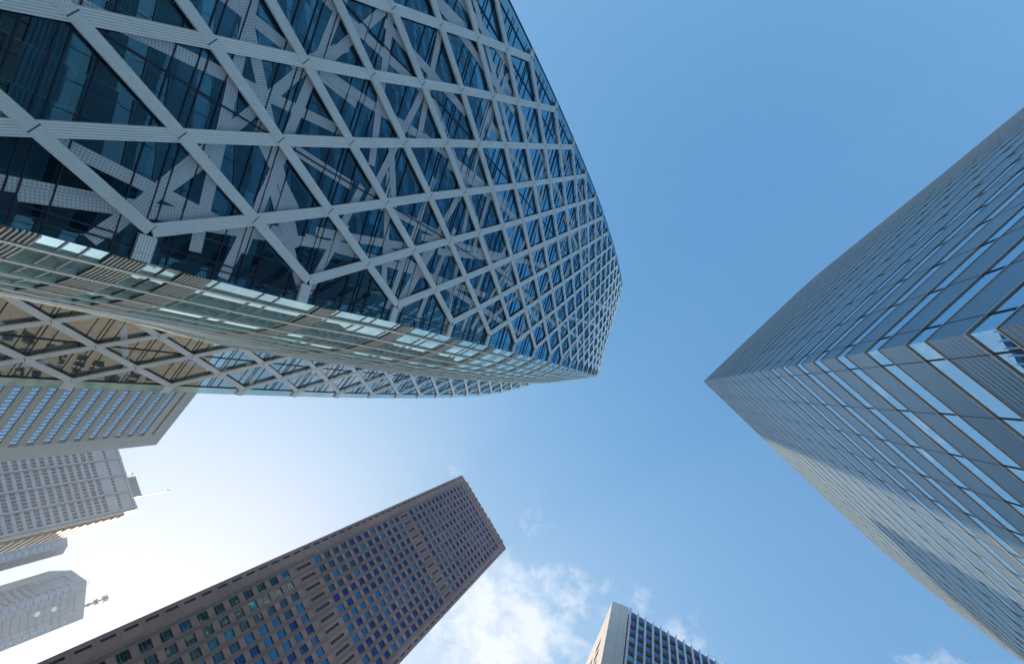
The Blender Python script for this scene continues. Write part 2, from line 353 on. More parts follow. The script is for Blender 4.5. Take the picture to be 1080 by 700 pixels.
def PG(a, h, d=0.):
    """a in 0..1 from the lattice face round to the side wall"""
    sm = nA * (s_of(h) - .22) + tA * (-.36 + t_shift(h)) - CG
    a0 = math.atan2(sm.y, sm.x); r0 = sm.length; a1 = R(124)
    ang = a0 + (a1 - a0) * a; e = min(1., a / (.55 - .42 * max(0., min(1., (h - 95) / 45)))); e = e * e * (3 - 2 * e)
    r = r0 + (rho2(h) - r0) * e + d
    return Vector((CG.x + math.cos(ang) * r, CG.y + math.sin(ang) * r, h + EYE))

tower = thing('cocoon_skyscraper', 'huge rounded glass tower wrapped in white diagonal lattice with a teal glazed strip', 'skyscraper', -29, -22)
def patch(P, us, hs, uvf, name, mat, parent, kind=None):
    mb = MB()
    idx = {}
    for i, u in enumerate(us):
        for j, h in enumerate(hs): idx[i, j] = len(mb.v); mb.v.append(tuple(P(u, h)))
    for i in range(len(us) - 1):
        for j in range(len(hs) - 1):
            mb.f.append((idx[i, j], idx[i + 1, j], idx[i + 1, j + 1], idx[i, j + 1]))
            mb.uv.append([uvf(us[i], hs[j]), uvf(us[i + 1], hs[j]), uvf(us[i + 1], hs[j + 1]), uvf(us[i], hs[j + 1])])
    return mb.build(name, mat, parent, kind)
HS = [-1.6 + (TOP + 1.6) * i / 110 for i in range(111)]
uvA = lambda u, h: (u, (h - 12.3) / 3.75 + .5)
GL = -.22                                        # the glass lies behind the lattice
patch(lambda u, h: PA(u, h, GL), [-.35, 24.6 + .1], HS, uvA, 'lattice_face_glass', MT['cocoon_glass'], tower)
patch(lambda u, h: PA(u, h, GL + .02), [24.72, 25.7], HS, uvA, 'edge_glass', MT['edge_glass'], tower)
patch(lambda u, h: PB(u, h, -.3), [-.15, 3, 6, 9, 12.5], HS, uvA, 'side_glass', MT['side_glass'], tower)
patch(lambda u, h: PB(u, h, -.18), [-1.0, -.17], HS, uvA, 'pale_edge_glass', MT['pale_glass'], tower)
NG = 40
patch(lambda a, h: PG(a, h), [i / NG for i in range(NG + 1)], HS, lambda a, h: (a * 30, h), 'curved_glass_strip', MT['teal_glass'], tower)
def hidden(c):                                   # the far sides that close the tower
    def P(u, h):
        k = c(h); i = min(int(u), len(k) - 2); f = u - i
        q = k[i] * (1 - f) + k[i + 1] * f; return Vector((q.x, q.y, h + EYE))
    return P
def rear(h):
    e = PB(-1.0, h, -.2); r = PA(25.7, h, GL); f = (s_of(h) + 14.3) * .8
    e2 = Vector((e.x, e.y)); r2 = Vector((r.x, r.y))
    return [e2, e2 + Vector((-.682, -.731)) * (23.5 + f), Vector((-55 - f * .3, -46 - f * .3)), Vector((-36, -56 - f)), r2 + Vector((-12.5 , -3.8)) * 1.0, r2]
patch(hidden(rear), [0, 1, 2, 3, 4, 5], HS, lambda u, h: (u * 20, h / 3.75), 'rear_glass', MT['cocoon_glass'], tower)
mb = MB(); K = rear(TOP); K += [Vector(PA(0, TOP, GL)[:2])] + [Vector(PG(a / 10, TOP)[:2]) for a in range(1, 11)]
mb.quad([(p.x, p.y, TOP + EYE) for p in K]); mb.build('roof', MT['roof'], tower)

def ribbon(mb, pts, nrm, width, d0, d1, u0=0.):
    """flat bar through pts, standing between offsets d0 and d1 along the surface normals"""
    n = len(pts); fr = []
    for i in range(n):
        a = pts[max(i - 1, 0)]; b = pts[min(i + 1, n - 1)]; t = (b - a).normalized()
        s = nrm[i].cross(t).normalized() * (width / 2)
        fr.append([pts[i] + nrm[i] * d0 - s, pts[i] + nrm[i] * d0 + s, pts[i] + nrm[i] * d1 + s, pts[i] + nrm[i] * d1 - s])
    for i in range(n - 1):
        A, B = fr[i], fr[i + 1]; ua, ub = u0 + i, u0 + i + 1
        mb.quad([A[3], A[2], B[2], B[3]], [(ua, 0), (ua, 1), (ub, 1), (ub, 0)])
        mb.quad([A[0], A[3], B[3], B[0]], [(ua + .3, .07)] * 4); mb.quad([A[2], A[1], B[1], B[2]], [(ua + .3, .07)] * 4)
        mb.quad([A[1], A[0], B[0], B[1]], [(ua + .3, .07)] * 4)
    mb.quad(fr[0][::-1]); mb.quad(fr[-1])
def normal(P, u, h, e=.5):
    du = P(u + .01, h) - P(u - .01, h); dh = P(u, h + e) - P(u, h - e)
    n = du.cross(dh).normalized()
    return n if n.dot(Vector((1, 1, 0))) > 0 else -n
LAST = int((TOP - 12.3) / 3.75) + 1
FIRST = -2
def chains(nj, rising):
    """zig-free chains of lattice nodes (j half cells, k rows); nodes exist where j + k is odd"""
    res = []
    starts = [(j, FIRST) for j in range(nj + 1)] + [((0 if rising else nj), k) for k in range(FIRST + 1, LAST)]
    for j, k in starts:
        if (j + k) % 2 == 0: continue
        c = [(j, k)]
        while True:
            j2, k2 = c[-1][0] + (1 if rising else -1), c[-1][1] + 1
            if j2 < 0 or j2 > nj or k2 > LAST: break
            c.append((j2, k2))
        if len(c) > 1: res.append(c)
    return res
for rising in (True, False):
    for c in chains(12, rising):
        mb = MB()
        pts = [PA(T0 + j * CELL / 2, row(k)) for j, k in c]; nr = [normal(PA, T0 + j * CELL / 2, row(k)) for j, k in c]
        if rising: ribbon(mb, pts, nr, .54, -.05, .05)
        else: ribbon(mb, pts, nr, .47, -.06, .075)
        mb.build('lattice_band', MT['rib'], tower)
for k in range(FIRST, LAST + 1):
    if k % 2 == 0: continue
    for t0, t1 in ((T0 - .22, -.35), (T0 + 12 * CELL / 2 + .2, 25.3)):   # short ties from the edge nodes to the glazed strips
        mb = MB(); ribbon(mb, [PA(t0, row(k)), PA(t1, row(k))], [normal(PA, t0, row(k))] * 2, .62, -.13, .04, .3)
        mb.build('edge_tie', MT['rib'], tower)
sideb = MB()
for rising in (True, False):
    for c in chains(6, rising):
        pts = [PB(j * CELL / 2, row(k)) for j, k in c]; nr = [normal(PB, j * CELL / 2, row(k)) for j, k in c]
        ribbon(sideb, pts, nr, .46 if rising else .52, -.05, .075 if rising else .05)
for k in range(FIRST, LAST + 1):
    if k % 2: ribbon(sideb, [PB(.05, row(k)), PB(-.95, row(k))], [normal(PB, 0, row(k))] * 2, .8, -.15, .03, .3)
sideb.build('side_lattice', MT['rib_side'], tower)
# thin dark mullions: four along every storey, three upright seams
def bars(P, u0, u1, hs, name, mat, parent, w=.05, d0=-.36, d1=-.16, n=1):
    mb = MB()
    for h in hs:
        if h < -1 or h > TOP: continue
        us = [u0 + (u1 - u0) * i / n for i in range(n + 1)]
        ribbon(mb, [P(u, h) for u in us], [normal(P, u, h) for u in us], w, d0, d1, .3)
    return mb.build(name, mat, parent)
fl = [row(k) + e for k in range(FIRST, LAST + 1) for e in (-.95, -.15, .15, .95)]
bars(PA, -.3, 25.2, fl, 'floor_mullions', MT['dark_metal'], tower, .05, GL, GL + .05)
bars(PB, -.9, 10, fl, 'side_floor_mullions', MT['dark_metal'], tower, .05, -.3, -.24)
def upright(P, u, name, mat, w, d0, d1, parent=tower, off=0.):
    mb = MB(); hs = [-1.5 + i * 3.0 for i in range(68)]; hs = [h for h in hs if h <= TOP]
    ribbon(mb, [P(u, h) for h in hs], [normal(P, u, h) for h in hs], w, d0, d1, .3); return mb.build(name, mat, parent)
for t in (.12, .42, 6.825, 14.725, 22.6, 24.62, 25.62): upright(PA, t, 'upright_mullion', MT['dark_metal'], .07, GL, GL + .08)
for u in (-.14, -1.0, 3.95): upright(PB, u, 'upright_mullion', MT['dark_metal'], .07, -.3, -.2)
# printed bands on the glass, crossing at odd angles (metres across, metres up)
SEC = [((.9,8.2),(2.5,16)),((2.9,8.2),(2.3,13.8)),((7.3,9),(8.8,17.5)),((10.8,12.5),(10.9,18.4)),((2.4,14),(11.3,13.3)),((.5,11.2),(10.1,16)),((10.4,13.5),(3.7,17.8)),((4.3,17.8),(6.1,15.7)),((3.4,16.2),(14.3,17)),
 ((10.6,16),(12.7,17.7)),((6.9,15.8),(6.8,20)),((1,9.8),(2.3,15.2)),((0,10.8),(3.7,13)),((0,15.6),(6.2,16.5)),((4.3,16.8),(.2,19.8)),((2.1,15.5),(3.3,21.4)),((.3,20.1),(3.9,21.1)),((11.3,17),(15.6,19.1)),
 ((11.1,17.5),(12.2,27.2)),((14.2,17.3),(14.5,23.4)),((9.6,21.5),(15.5,20.2)),((7.4,22.5),(14.2,23.9)),((7,24.4),(9.9,22.9)),((15.8,21),(15.8,27.4)),((13.2,24.6),(18.2,23.9)),((19.7,23.3),(19.8,33)),((12.2,27.2),(12.8,36.8)),
 ((14.6,30.7),(20.4,32.3)),((17,32.1),(22.2,31.1)),((1.2,20.4),(6.1,21.4)),((3,25.3),(7.8,23.6)),((3.8,20.8),(5,27.3)),((6.6,24.3),(6.9,32)),((1.3,27.7),(10.2,30.7)),((.6,26.7),(8.6,27.3)),((6.7,31.5),(10.1,49.2)),
 ((12.4,35.2),(12.4,42.6)),((4.7,41.8),(10.6,44.4)),((4.3,55.5),(6.7,43)),((11.8,29.5),(12.2,35)),((7,29.6),(10.3,30.9)),((8.5,35),(12.8,35)),((1.3,28.1),(5.9,29.7)),((.3,30.2),(6.7,31.3)),((.5,37.1),(6.2,37.9)),((1,38.8),(8.2,42.7)),((6.2,32.4),(8.8,43.2)),
 ((18.5,15),(20,24)),((16.5,13),(21,21)),((19,18),(24,21)),((21,20),(22,31)),((22.5,26),(18,35)),((17,33),(16.4,44))]
for i in range(44):
    h = 30 + i * 2.6 + random.uniform(-2, 2); t = random.uniform(0, 24)
    if i % 3 == 0: dt, dh = random.uniform(-3, 3), random.uniform(14, 24)
    elif i % 3 == 1: dt, dh = random.choice((-1, 1)) * random.uniform(10, 18), random.uniform(2, 8)
    else: dt, dh = random.choice((-1, 1)) * random.uniform(6, 12), random.uniform(8, 18)
    SEC.append(((t - dt / 2, h - dh / 2), (t + dt / 2, h + dh / 2)))
for i, ((t0, h0), (t1, h1)) in enumerate(SEC):
    pts = []
    for j in range(9):
        f = -.2 + 1.40 * j / 8; t = t0 + (t1 - t0) * f; h = h0 + (h1 - h0) * f
        if -.3 <= t <= 24.6: pts.append((t, h))
    if len(pts) < 2: continue
    L = 1.4 * math.hypot(t1 - t0, h1 - h0) / 8
    P3 = [PA(t, h) for t, h in pts]; nr = [normal(PA, t, h) for t, h in pts]
    sec = MB(); k0 = 0; ribbon(sec, P3, nr, .50, GL + .004, GL + .012 + .002 * (i % 26))
    for q in range(k0, len(sec.uv)): sec.uv[q] = [(a * L, b * .5) for a, b in sec.uv[q]]
    sec.build('printed_glass_band', MT['frit'], tower)

for i in range(26):
    u = random.uniform(.3, 5); h = 12 + i * 6 + random.uniform(-2, 2)
    du, dh = ((random.choice((-1, 1)) * random.uniform(5, 8), random.uniform(1, 5)) if i % 2 else (random.uniform(-2, 2), random.uniform(5, 9)))
    pts = [(u + du * (j / 6 - .5), h + dh * (j / 6 - .5)) for j in range(7)]; pts = [p for p in pts if -.1 < p[0] < 10]
    if len(pts) < 2: continue
    secb = MB(); k0 = 0; ribbon(secb, [PB(a, b) for a, b in pts], [normal(PB, a, b) for a, b in pts], .5, -.296, -.288 + .002 * (i % 10))
    L = math.hypot(du, dh) / 6
    for q in range(k0, len(secb.uv)): secb.uv[q] = [(a * L, b * .5) for a, b in secb.uv[q]]
    secb.build('side_printed_band', MT['frit'], tower)

# the curved glazed strip: louvred bands across, mullions running up it
BH = [4.6, 9.0, 12.1, 14.6, 21.9] + [29.4 + 7.5 * i for i in range(23)]
aa = [i / NG for i in range(NG + 1)]
for h in BH:
    if h > TOP: continue
    hw = .62 if h > 8 else .6
    mb = MB()
    for d in range(9):                           # louvre blades
        hh = h - hw + hw * 2 * (d + .5) / 9
        ribbon(mb, [PG(a, hh) for a in aa], [(PG(a, hh, .1) - PG(a, hh)).normalized() for a in aa], .07, .02, .09, .3)
    lb = mb.build('louvre_band', MT['louvre'], tower)
    mb = MB(); ribbon(mb, [PG(a, h) for a in aa], [(PG(a, h, .1) - PG(a, h)).normalized() for a in aa], 2 * hw, -.01, .018, .3)
    bb = mb.build('backing', MT['louvre_back'], tower); bb.parent = lb; bb.matrix_parent_inverse = Matrix()
mb = MB()
for h0, h1 in zip(BH[:-1], BH[1:]):
    for e in ((1.25, h1 - h0 - 1.25) if h1 - h0 < 7 else (.95, 3.2, 4.1, 6.45)):
        hh = h0 + e
        if hh > TOP: continue
        ribbon(mb, [PG(a, hh) for a in aa], [(PG(a, hh, .1) - PG(a, hh)).normalized() for a in aa], .055, 0, .055, .3)
mb.build('strip_transoms', MT['louvre'], tower)
for i in range(21):
    a = .03 + i * .05
    if a > 1: break
    mb = MB(); hs = [-1.5 + j * 3 for j in range(68)]; hs = [h for h in hs if h <= TOP]
    ribbon(mb, [PG(a, h) for h in hs], [(PG(a, h, .1) - PG(a, h)).normalized() for h in hs], .13, 0, .14, .3)
    mb.build('strip_mullion', MT['grey_mullion'], tower)

# ------------------------------------------------------------------ right-hand tower with steel bands
ltower = thing('banded_office_tower', 'wedge shaped office tower of horizontal perforated steel bands and mirror ribbon windows', 'skyscraper', 45, -5)
up_pts = [(9.97, -1.85), (17.2, -8.9), (29.2, -20.3), (35.2, -25.4), (41.2, -30.3), (52.5, -39.5), (66, -50.7), (92, -72.0)]
lo_pts = [(9.97, -1.85), (18.3, 7.2), (25.6, 15.2), (31, 21.0), (35.4, 25.7), (45.2, 34.9), (56.0, 43.6), (74, 56.5), (92, 69)]
LT = 99.3
def bend(pts, step=3.03):
    """even points along a smooth curve through pts"""
    P = [Vector(p) for p in pts]; fine = []
    for i in range(len(P) - 1):
        p0 = P[max(i - 1, 0)]; p1, p2 = P[i], P[i + 1]; p3 = P[min(i + 2, len(P) - 1)]
        if i == 0: p0 = p1 * 2 - p2
        for k in range(16):
            t = k / 16
            fine.append(.5 * ((2 * p1) + (p2 - p0) * t + (2 * p0 - 5 * p1 + 4 * p2 - p3) * t * t + (-p0 + 3 * p1 - 3 * p2 + p3) * t ** 3))
    fine.append(P[-1])
    res = [fine[0]]; us = [0.]; acc = 0.; nxt = .93; tot = 0.
    for a, b in zip(fine[:-1], fine[1:]):
        L = (b - a).length
        while tot + L >= nxt:
            res.append(a + (b - a) * ((nxt - tot) / L)); us.append(nxt); nxt += step
        tot += L
    return res, us
curves = [bend(up_pts), bend(lo_pts)]
def strip_along(mb, C_, us, h0, h1, d0, d1, side):
    n = len(C_); fr = []
    for i in range(n):
        a = C_[max(i - 1, 0)]; b = C_[min(i + 1, n - 1)]; t = (b - a).normalized(); nn = Vector((t.y, -t.x)) * side
        if i == 0:                               # mitre at the sharp corner
            ca = Vector((-1, 0.02)); k = 1 / max(.3, nn.dot(ca)); nn = ca * k
        fr.append((C_[i] + nn * d0, C_[i] + nn * d1))
    for i in range(n - 1):
        (a0, a1), (b0, b1) = fr[i], fr[i + 1]; u, v = us[i], us[i + 1]
        mb.quad([(*a1, h0 + EYE), (*b1, h0 + EYE), (*b1, h1 + EYE), (*a1, h1 + EYE)], [(u, h0), (v, h0), (v, h1), (u, h1)])
        mb.quad([(*a0, h0 + EYE), (*b0, h0 + EYE), (*b1, h0 + EYE), (*a1, h0 + EYE)], [(u, h0), (v, h0), (v, h0), (u, h0)])
        mb.quad([(*a1, h1 + EYE), (*b1, h1 + EYE), (*b0, h1 + EYE), (*a0, h1 + EYE)], [(u, h1), (v, h1), (v, h1), (u, h1)])
    mb.quad([(*fr[-1][0], h0 + EYE), (*fr[-1][1], h0 + EYE), (*fr[-1][1], h1 + EYE), (*fr[-1][0], h1 + EYE)])
core = [p for p in curves[0][0][::-1]] + curves[1][0][1:]
inner = MB()
for ci, (C_, us) in enumerate(curves):
    side = 1 if ci == 0 else -1
    t = (C_[1] - C_[0]).normalized(); nn = Vector((t.y, -t.x)) * side
    if nn.x > 0: side = -side
    fm = MB(); bk = MB()
    for f in range(-4, 22):
        wt_ = 18.5 + 3.8 * f; wb = wt_ - 1.2      # ribbon window between wb and wt_
        w_ = MB(); strip_along(w_, C_, us, wb - .05, wt_ + .05, -.5, -.03, side)
        w_.build('ribbon_window', MT['sky_glass'], ltower)
        top = wb + 3.8 if f < 21 else LT
        s_ = MB(); strip_along(s_, C_, us, wt_ + .20, top - .10, -.5, 0, side)
        s_.build('steel_band', MT['sheet'], ltower)
        strip_along(fm, C_, us, wt_ + .15, wt_ + .197, -.5, .03, side)
        strip_along(fm, C_, us, top - .097, top - .05, -.5, .03, side)
    bk = MB(); strip_along(bk, C_, us, -1.6, LT - .3, -.9, -.45, side); bk.build('dark_backing', MT['black'], ltower)
    fm.build('band_trim', MT['trim'], ltower)
    jm = MB()
    for i in range(1, len(C_) - 1):
        t = (C_[i + 1] - C_[i - 1]).normalized(); nn = Vector((t.y, -t.x)) * side; c = C_[i]
        a, b = c - t * .022, c + t * .022
        prism(jm, [tuple(a - nn * .3), tuple(b - nn * .3), tuple(b + nn * .006), tuple(a + nn * .006)], 0, LT - .2)
    jm.build('panel_joints', MT['black'], ltower)
rm = MB(); rm.quad([(p.x, p.y, LT + EYE - .25) for p in [q_ + Vector((.8, 0)) for q_ in core[:]]]); rm.build('roof', MT['roof'], ltower)
bm_ = MB(); a, b = curves[0][0][-1], curves[1][0][-1]
prism(bm_, [tuple(a), (a.x + 12, a.y + 30), (b.x + 12, b.y - 30), tuple(b)], -1.6, LT - .3, False); bm_.build('rear_wall', MT['sheet'], ltower)

# ------------------------------------------------------------------ brown tower
A, B = Vector((-94.5, 42.6)), Vector((-70.8, 75.9))
H = 221.
W = Wall(A, B)
btower = thing('brown_office_tower', 'tall brown stone office tower with small square blue windows in long columns', 'skyscraper', -100, 75)
cols = [5.15 + 2.87 * i for i in range(12)]
mb = MB(); holes = []; wins = []; slots = []
floors = [120.7 + 3.77 * i for i in range(10)] + [165.1 + 3.77 * i for i in range(14)]
floors = [116.95] + floors + [113.2] + [101.2 - 3.77 * i for i in range(27)]
for c in cols:
    for h in floors: wins.append((c - .92, c + .92, h - 1.15, h + 1.15))
    for h, l in ((107.6, 2.6), (159.8, 2.3), (218.0, .7)): slots.append((c - .38, c + .38, h - l, h + l))
for k in range(56): slots.append((.75, 1.25, 12 + 3.77 * k, 12 + 3.77 * k + 2.5))
for (sx0, sx1) in [(W.L - 1.3, W.L - .85)]:
    for k in range(56): slots.append((sx0, sx1, 12 + 3.77 * k, 12 + 3.77 * k + 2.2))
W.holed(mb, 0, W.L, -1.6, H, wins + slots, .3)
mb.build('front_wall', MT['brown'], btower)
mb = MB()
for i in range(13):                              # shallow pilasters between the window columns
    u = cols[0] - 2.87 / 2 + 2.87 * i
    W.box(mb, u - .34, u - .02, -1.6, H + .5, .002, .16)
    W.box(mb, u + .06, u + .34, -1.6, H + .2, .002, .10)
for k in range(58):
    h = 4 + 3.77 * k - 1.4
    if h < H: W.box(mb, 3.0, W.L - 2.3, h, h + .07, .002, .05)
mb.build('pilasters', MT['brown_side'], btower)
mb = MB()
for i in range(12):
    W.box(mb, cols[i] - 1.05, cols[i] + 1.05, H + .002, H + 1.7, -1.5, .12)
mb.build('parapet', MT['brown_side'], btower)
def inframe(P, m=4):
    q = pixel(P); return q and -m < q[0] < 1080 + m and -m < q[1] < 700 + m
near_s = []
for r in slots:
    c = W.p((r[0] + r[1]) / 2, (r[2] + r[3]) / 2); P = (c[0], c[1], c[2] - EYE)
    near_s.append(((0 if inframe(P) else 1e5) + Vector(P).length, r))
near_s.sort(key=lambda a: a[0]); mb = MB()
for i, (_, r) in enumerate(near_s):
    if i < 90: m_ = MB(); W.sheet(m_, *r, -.28); m_.build('louvre_slot', MT['black'], btower)
    else: W.sheet(mb, *r, -.28)
mb.build('far_louvre_slots', MT['black'], btower, 'stuff')
seen = []
for r in wins:
    c = W.p((r[0] + r[1]) / 2, (r[2] + r[3]) / 2); P = (c[0], c[1], c[2] - EYE)
    if inframe(P, 6): seen.append((Vector(P).length, r))
seen.sort(key=lambda a: a[0]); rng = random.Random(3)
def pane_mat(r):
    near = r[2] < 125 and r[0] < 14
    x = rng.random()
    if near and x < .75: return 'black_pane'
    return 'cyan_pane' if x > .66 else 'blue_pane'
first = {id(r) for _, r in seen[:100]}
rest = {k: MB() for k in ('blue_pane', 'cyan_pane', 'black_pane')}
for _, r in seen[:100]:
    m_ = MB(); W.box(m_, r[0], r[1], r[2], r[3], -.5, -.25); m_.build('window', MT[pane_mat(r)], btower)
rm_ = MB(); fidx = []
for r in wins:
    if id(r) in first: continue
    k = pane_mat(r); W.box(rest[k], r[0], r[1], r[2], r[3], -.5, -.25)
big = MB(); midx = []
for i, k in enumerate(rest):
    o0 = len(big.v); big.v += rest[k].v; big.f += [tuple(x + o0 for x in f) for f in rest[k].f]; big.uv += rest[k].uv; midx += [i] * len(rest[k].f)
ob = big.build('far_windows', MT['blue_pane'], btower, 'stuff')
ob.data.materials.append(MT['cyan_pane']); ob.data.materials.append(MT['black_pane'])
if len(ob.data.polygons) == len(midx): ob.data.polygons.foreach_set('material_index', midx)
D_ = -W.n * 60
mb = MB(); pA, pB = A + W.d * 0, B
side1 = Wall(A, A + D_, towards=A - W.d * 10); side2 = Wall(B, B + D_, towards=B + W.d * 10)
for s_ in (side1, side2):
    hl = [(3.4 + 2.87 * i - .8, 3.4 + 2.87 * i + .8, 6 + 3.77 * k, 6 + 3.77 * k + 2.0) for i in range(19) for k in range(56)]
    s_.holed(mb, 0, s_.L, -1.6, H, hl, .4)
    pb = MB(); s_.sheet(pb, .3, s_.L - .3, 0, H - 1, -.39); pb.build('side_windows', MT['blue_pane'], btower, 'stuff')
Wr = Wall(A + D_, B + D_, towards=A + D_ * 2); Wr.sheet(mb, 0, Wr.L, -1.6, H)
mb.quad([(*A, H + EYE - .02), (*B, H + EYE - .02), (*(B + D_), H + EYE - .02), (*(A + D_), H + EYE - .02)])
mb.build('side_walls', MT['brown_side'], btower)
mb = MB(); c = A + W.d * 26 - W.n * .9
tube(mb, (c.x, c.y, H + EYE), (c.x, c.y, H + EYE + 3.2), .22, .22); tube(mb, (c.x - .9, c.y - 1.3, H + EYE + 2.4), (c.x + 1.1, c.y + 1.5, H + EYE + 2.4), .5, .5); tube(mb, (c.x, c.y, H + EYE + 3.1), (c.x, c.y, H + EYE + 4.2), .45, .3)
mb.build('warning_light', MT['red'], btower)

# ------------------------------------------------------------------ grey slab with blue ribbon windows
P1, P0 = Vector((-158.9, .4)), Vector((-177.2, 19.9)); HB = 127.
gt = thing('grey_slab_block', 'grey green panelled slab with slanting blue ribbon windows just below the lattice tower', 'office building', -175, 0)
W = Wall(P0, P0 + (P1 - P0).normalized() * 60)
hs_ = [119.6 - 3.8 * i for i in range(31)]
holes = [(5.6, 52, h - 2.0, h) for h in hs_]; slot = (5.6, 30, 122.0, 122.9)
mb = MB(); W.holed(mb, 0, W.L, -1.6, HB, holes + [slot], .5); mb.build('front_wall', MT['b1_stone'], gt)
for r in holes:
    m_ = MB(); W.box(m_, r[0], r[1], r[2], r[3], -.9, -.45); m_.build('ribbon_window', MT['b1_glass'], gt)
mb = MB(); W.box(mb, *slot, -.9, -.45); mb.build('louvre_slot', MT['black'], gt)
mb = MB()
for r in holes:
    for i in range(34): u = r[0] + 1.36 * (i + .5); W.box(mb, u - .05, u + .05, r[2], r[3], -.448, -.3)
    W.box(mb, r[0], r[1], r[2] - .55, r[2] - .40, .003, .10); W.box(mb, r[0], r[1], r[2] - 1.3, r[2] - 1.15, .003, .10)
mb.build('window_mullions', MT['b1_stone'], gt)
mb = MB(); D_ = -W.n * 22; a, b = W.a, W.a + W.d * W.L
for s_ in (Wall(a, a + D_, towards=a - W.d * 9), Wall(b, b + D_, towards=b + W.d * 9), Wall(a + D_, b + D_, towards=a + D_ * 2)): s_.sheet(mb, 0, s_.L, -1.6, HB)
mb.quad([(*a, HB + EYE), (*b, HB + EYE), (*(b + D_), HB + EYE), (*(a + D_), HB + EYE)])
mb.build('side_walls', MT['b1_stone'], gt)

# ------------------------------------------------------------------ pale grey tower with grouped windows
HC = 200.; Cn = Vector((-289.6, 68.4)); Ln = Vector((-310.6, 35.6)); dl = (Ln - Cn).normalized()
pt = thing('pale_grid_tower', 'pale grey tower with windows grouped in fives and cream sunlit fins on its side', 'skyscraper', -310, 60)
W = Wall(Cn, Cn + dl * 56)
holes = []; BAY = 10.6
for b_ in range(5):
    for i in range(5):
        u = 1.7 + b_ * BAY + .75 + i * 1.9
        for k in range(38): h = HC - 15.6 - 3.62 * k; holes.append((u, u + 1.5, h, h + 2.1))
    for i in range(5):
        u = 1.7 + b_ * BAY + .75 + i * 1.9; holes.append((u, u + 1.35, HC - 8.2, HC - 6.8))
mb = MB(); W.holed(mb, 0, W.L, -1.6, HC, holes, .55); mb.build('front_wall', MT['b2_stone'], pt)
mb = MB()
for b_ in range(6): u = 1.7 + b_ * BAY; W.box(mb, u - .55, u + .35, -1.6, HC + .3, .003, .9)
W.box(mb, 0, W.L, HC - 1.2, HC + .3, .003, .5)
mb.build('piers', MT['b2_stone'], pt)
def dist_h(r): c = W.p(r[0], r[2]); return Vector((c[0], c[1], r[2])).length
vis = []
for r in holes:
    c = W.p((r[0] + r[1]) / 2, r[2] + .8); q_ = pixel((c[0], c[1], c[2] - EYE))
    if q_ and q_[0] > -2 and q_[1] > 486 - q_[0] * .11: vis.append(r)
vis.sort(key=dist_h); first = set(vis[:100])
far = MB()
for r in holes:
    if r in first: m_ = MB(); W.box(m_, r[0], r[1], r[2], r[3], -.8, -.5); m_.build('window', MT['b2_pane'], pt)
    else: W.box(far, r[0], r[1], r[2], r[3], -.8, -.5)
far.build('far_windows', MT['b2_pane'], pt, 'stuff')
sv = Vector((-.905, .425)); Ws = Wall(Cn, Cn + sv * 22, towards=Cn + Vector((10, 30)))
mb = MB(); Ws.sheet(mb, 0, Ws.L, -1.6, HC); mb.build('sunlit_side_wall', MT['b2_cream'], pt)
mb = MB()
for k in range(40):
    h = HC - 6 - 3.62 * k; Ws.box(mb, 2.5, Ws.L - 1, h - .6, h + .9, .003, 1.6)
mb.build('side_sills', MT['b2_cream'], pt)
mb = MB()
for k in range(40):
    h = HC - 6 - 3.62 * k + 1.0; Ws.box(mb, 4, Ws.L - 2, h, h + 1.9, .003, .25)
mb.build('side_windows', MT['b2_pane'], pt)
mb = MB(); a = Cn; b = Cn + dl * 56; c = b + sv * 22; d = Cn + sv * 22
for x, y, o_ in ((b, c, b + dl * 9), (c, d, c + sv * 9)): s_ = Wall(x, y, towards=o_); s_.sheet(mb, 0, s_.L, -1.6, HC)
mb.quad([(*p_, HC + EYE - .02) for p_ in (a, b, c, d)]); mb.build('rear_walls', MT['b2_stone'], pt)
mb = MB(); e = Cn + dl * 8 + sv * 1.6; f_ = e + dl * 13
prism(mb, [tuple(e), tuple(f_), tuple(f_ + sv * 12), tuple(e + sv * 12)], HC - .02, HC + 6.2); mb.build('rooftop_plant_room', plain('slate_cladding', (.10, .135, .17), .7), pt)
mb = MB(); tube(mb, (e.x, e.y, HC + EYE), (e.x, e.y, HC + EYE + 22), .34, .14); tube(mb, (e.x, e.y, HC + EYE + 21.6), (e.x, e.y, HC + EYE + 22.6), .5, .5)
mb.build('roof_mast', MT['steel'], pt)
mb = MB(); e = Cn + dl * 24 + sv * 1
tube(mb, (e.x, e.y, HC + EYE), (e.x, e.y, HC + EYE + 4.6), .22, .22); tube(mb, (e.x, e.y, HC + EYE + 4.5), (e.x + dl.x * -2.4, e.y + dl.y * -2.4, HC + EYE + 4.5), .22, .22)
mb.build('roof_davit', MT['steel'], pt)

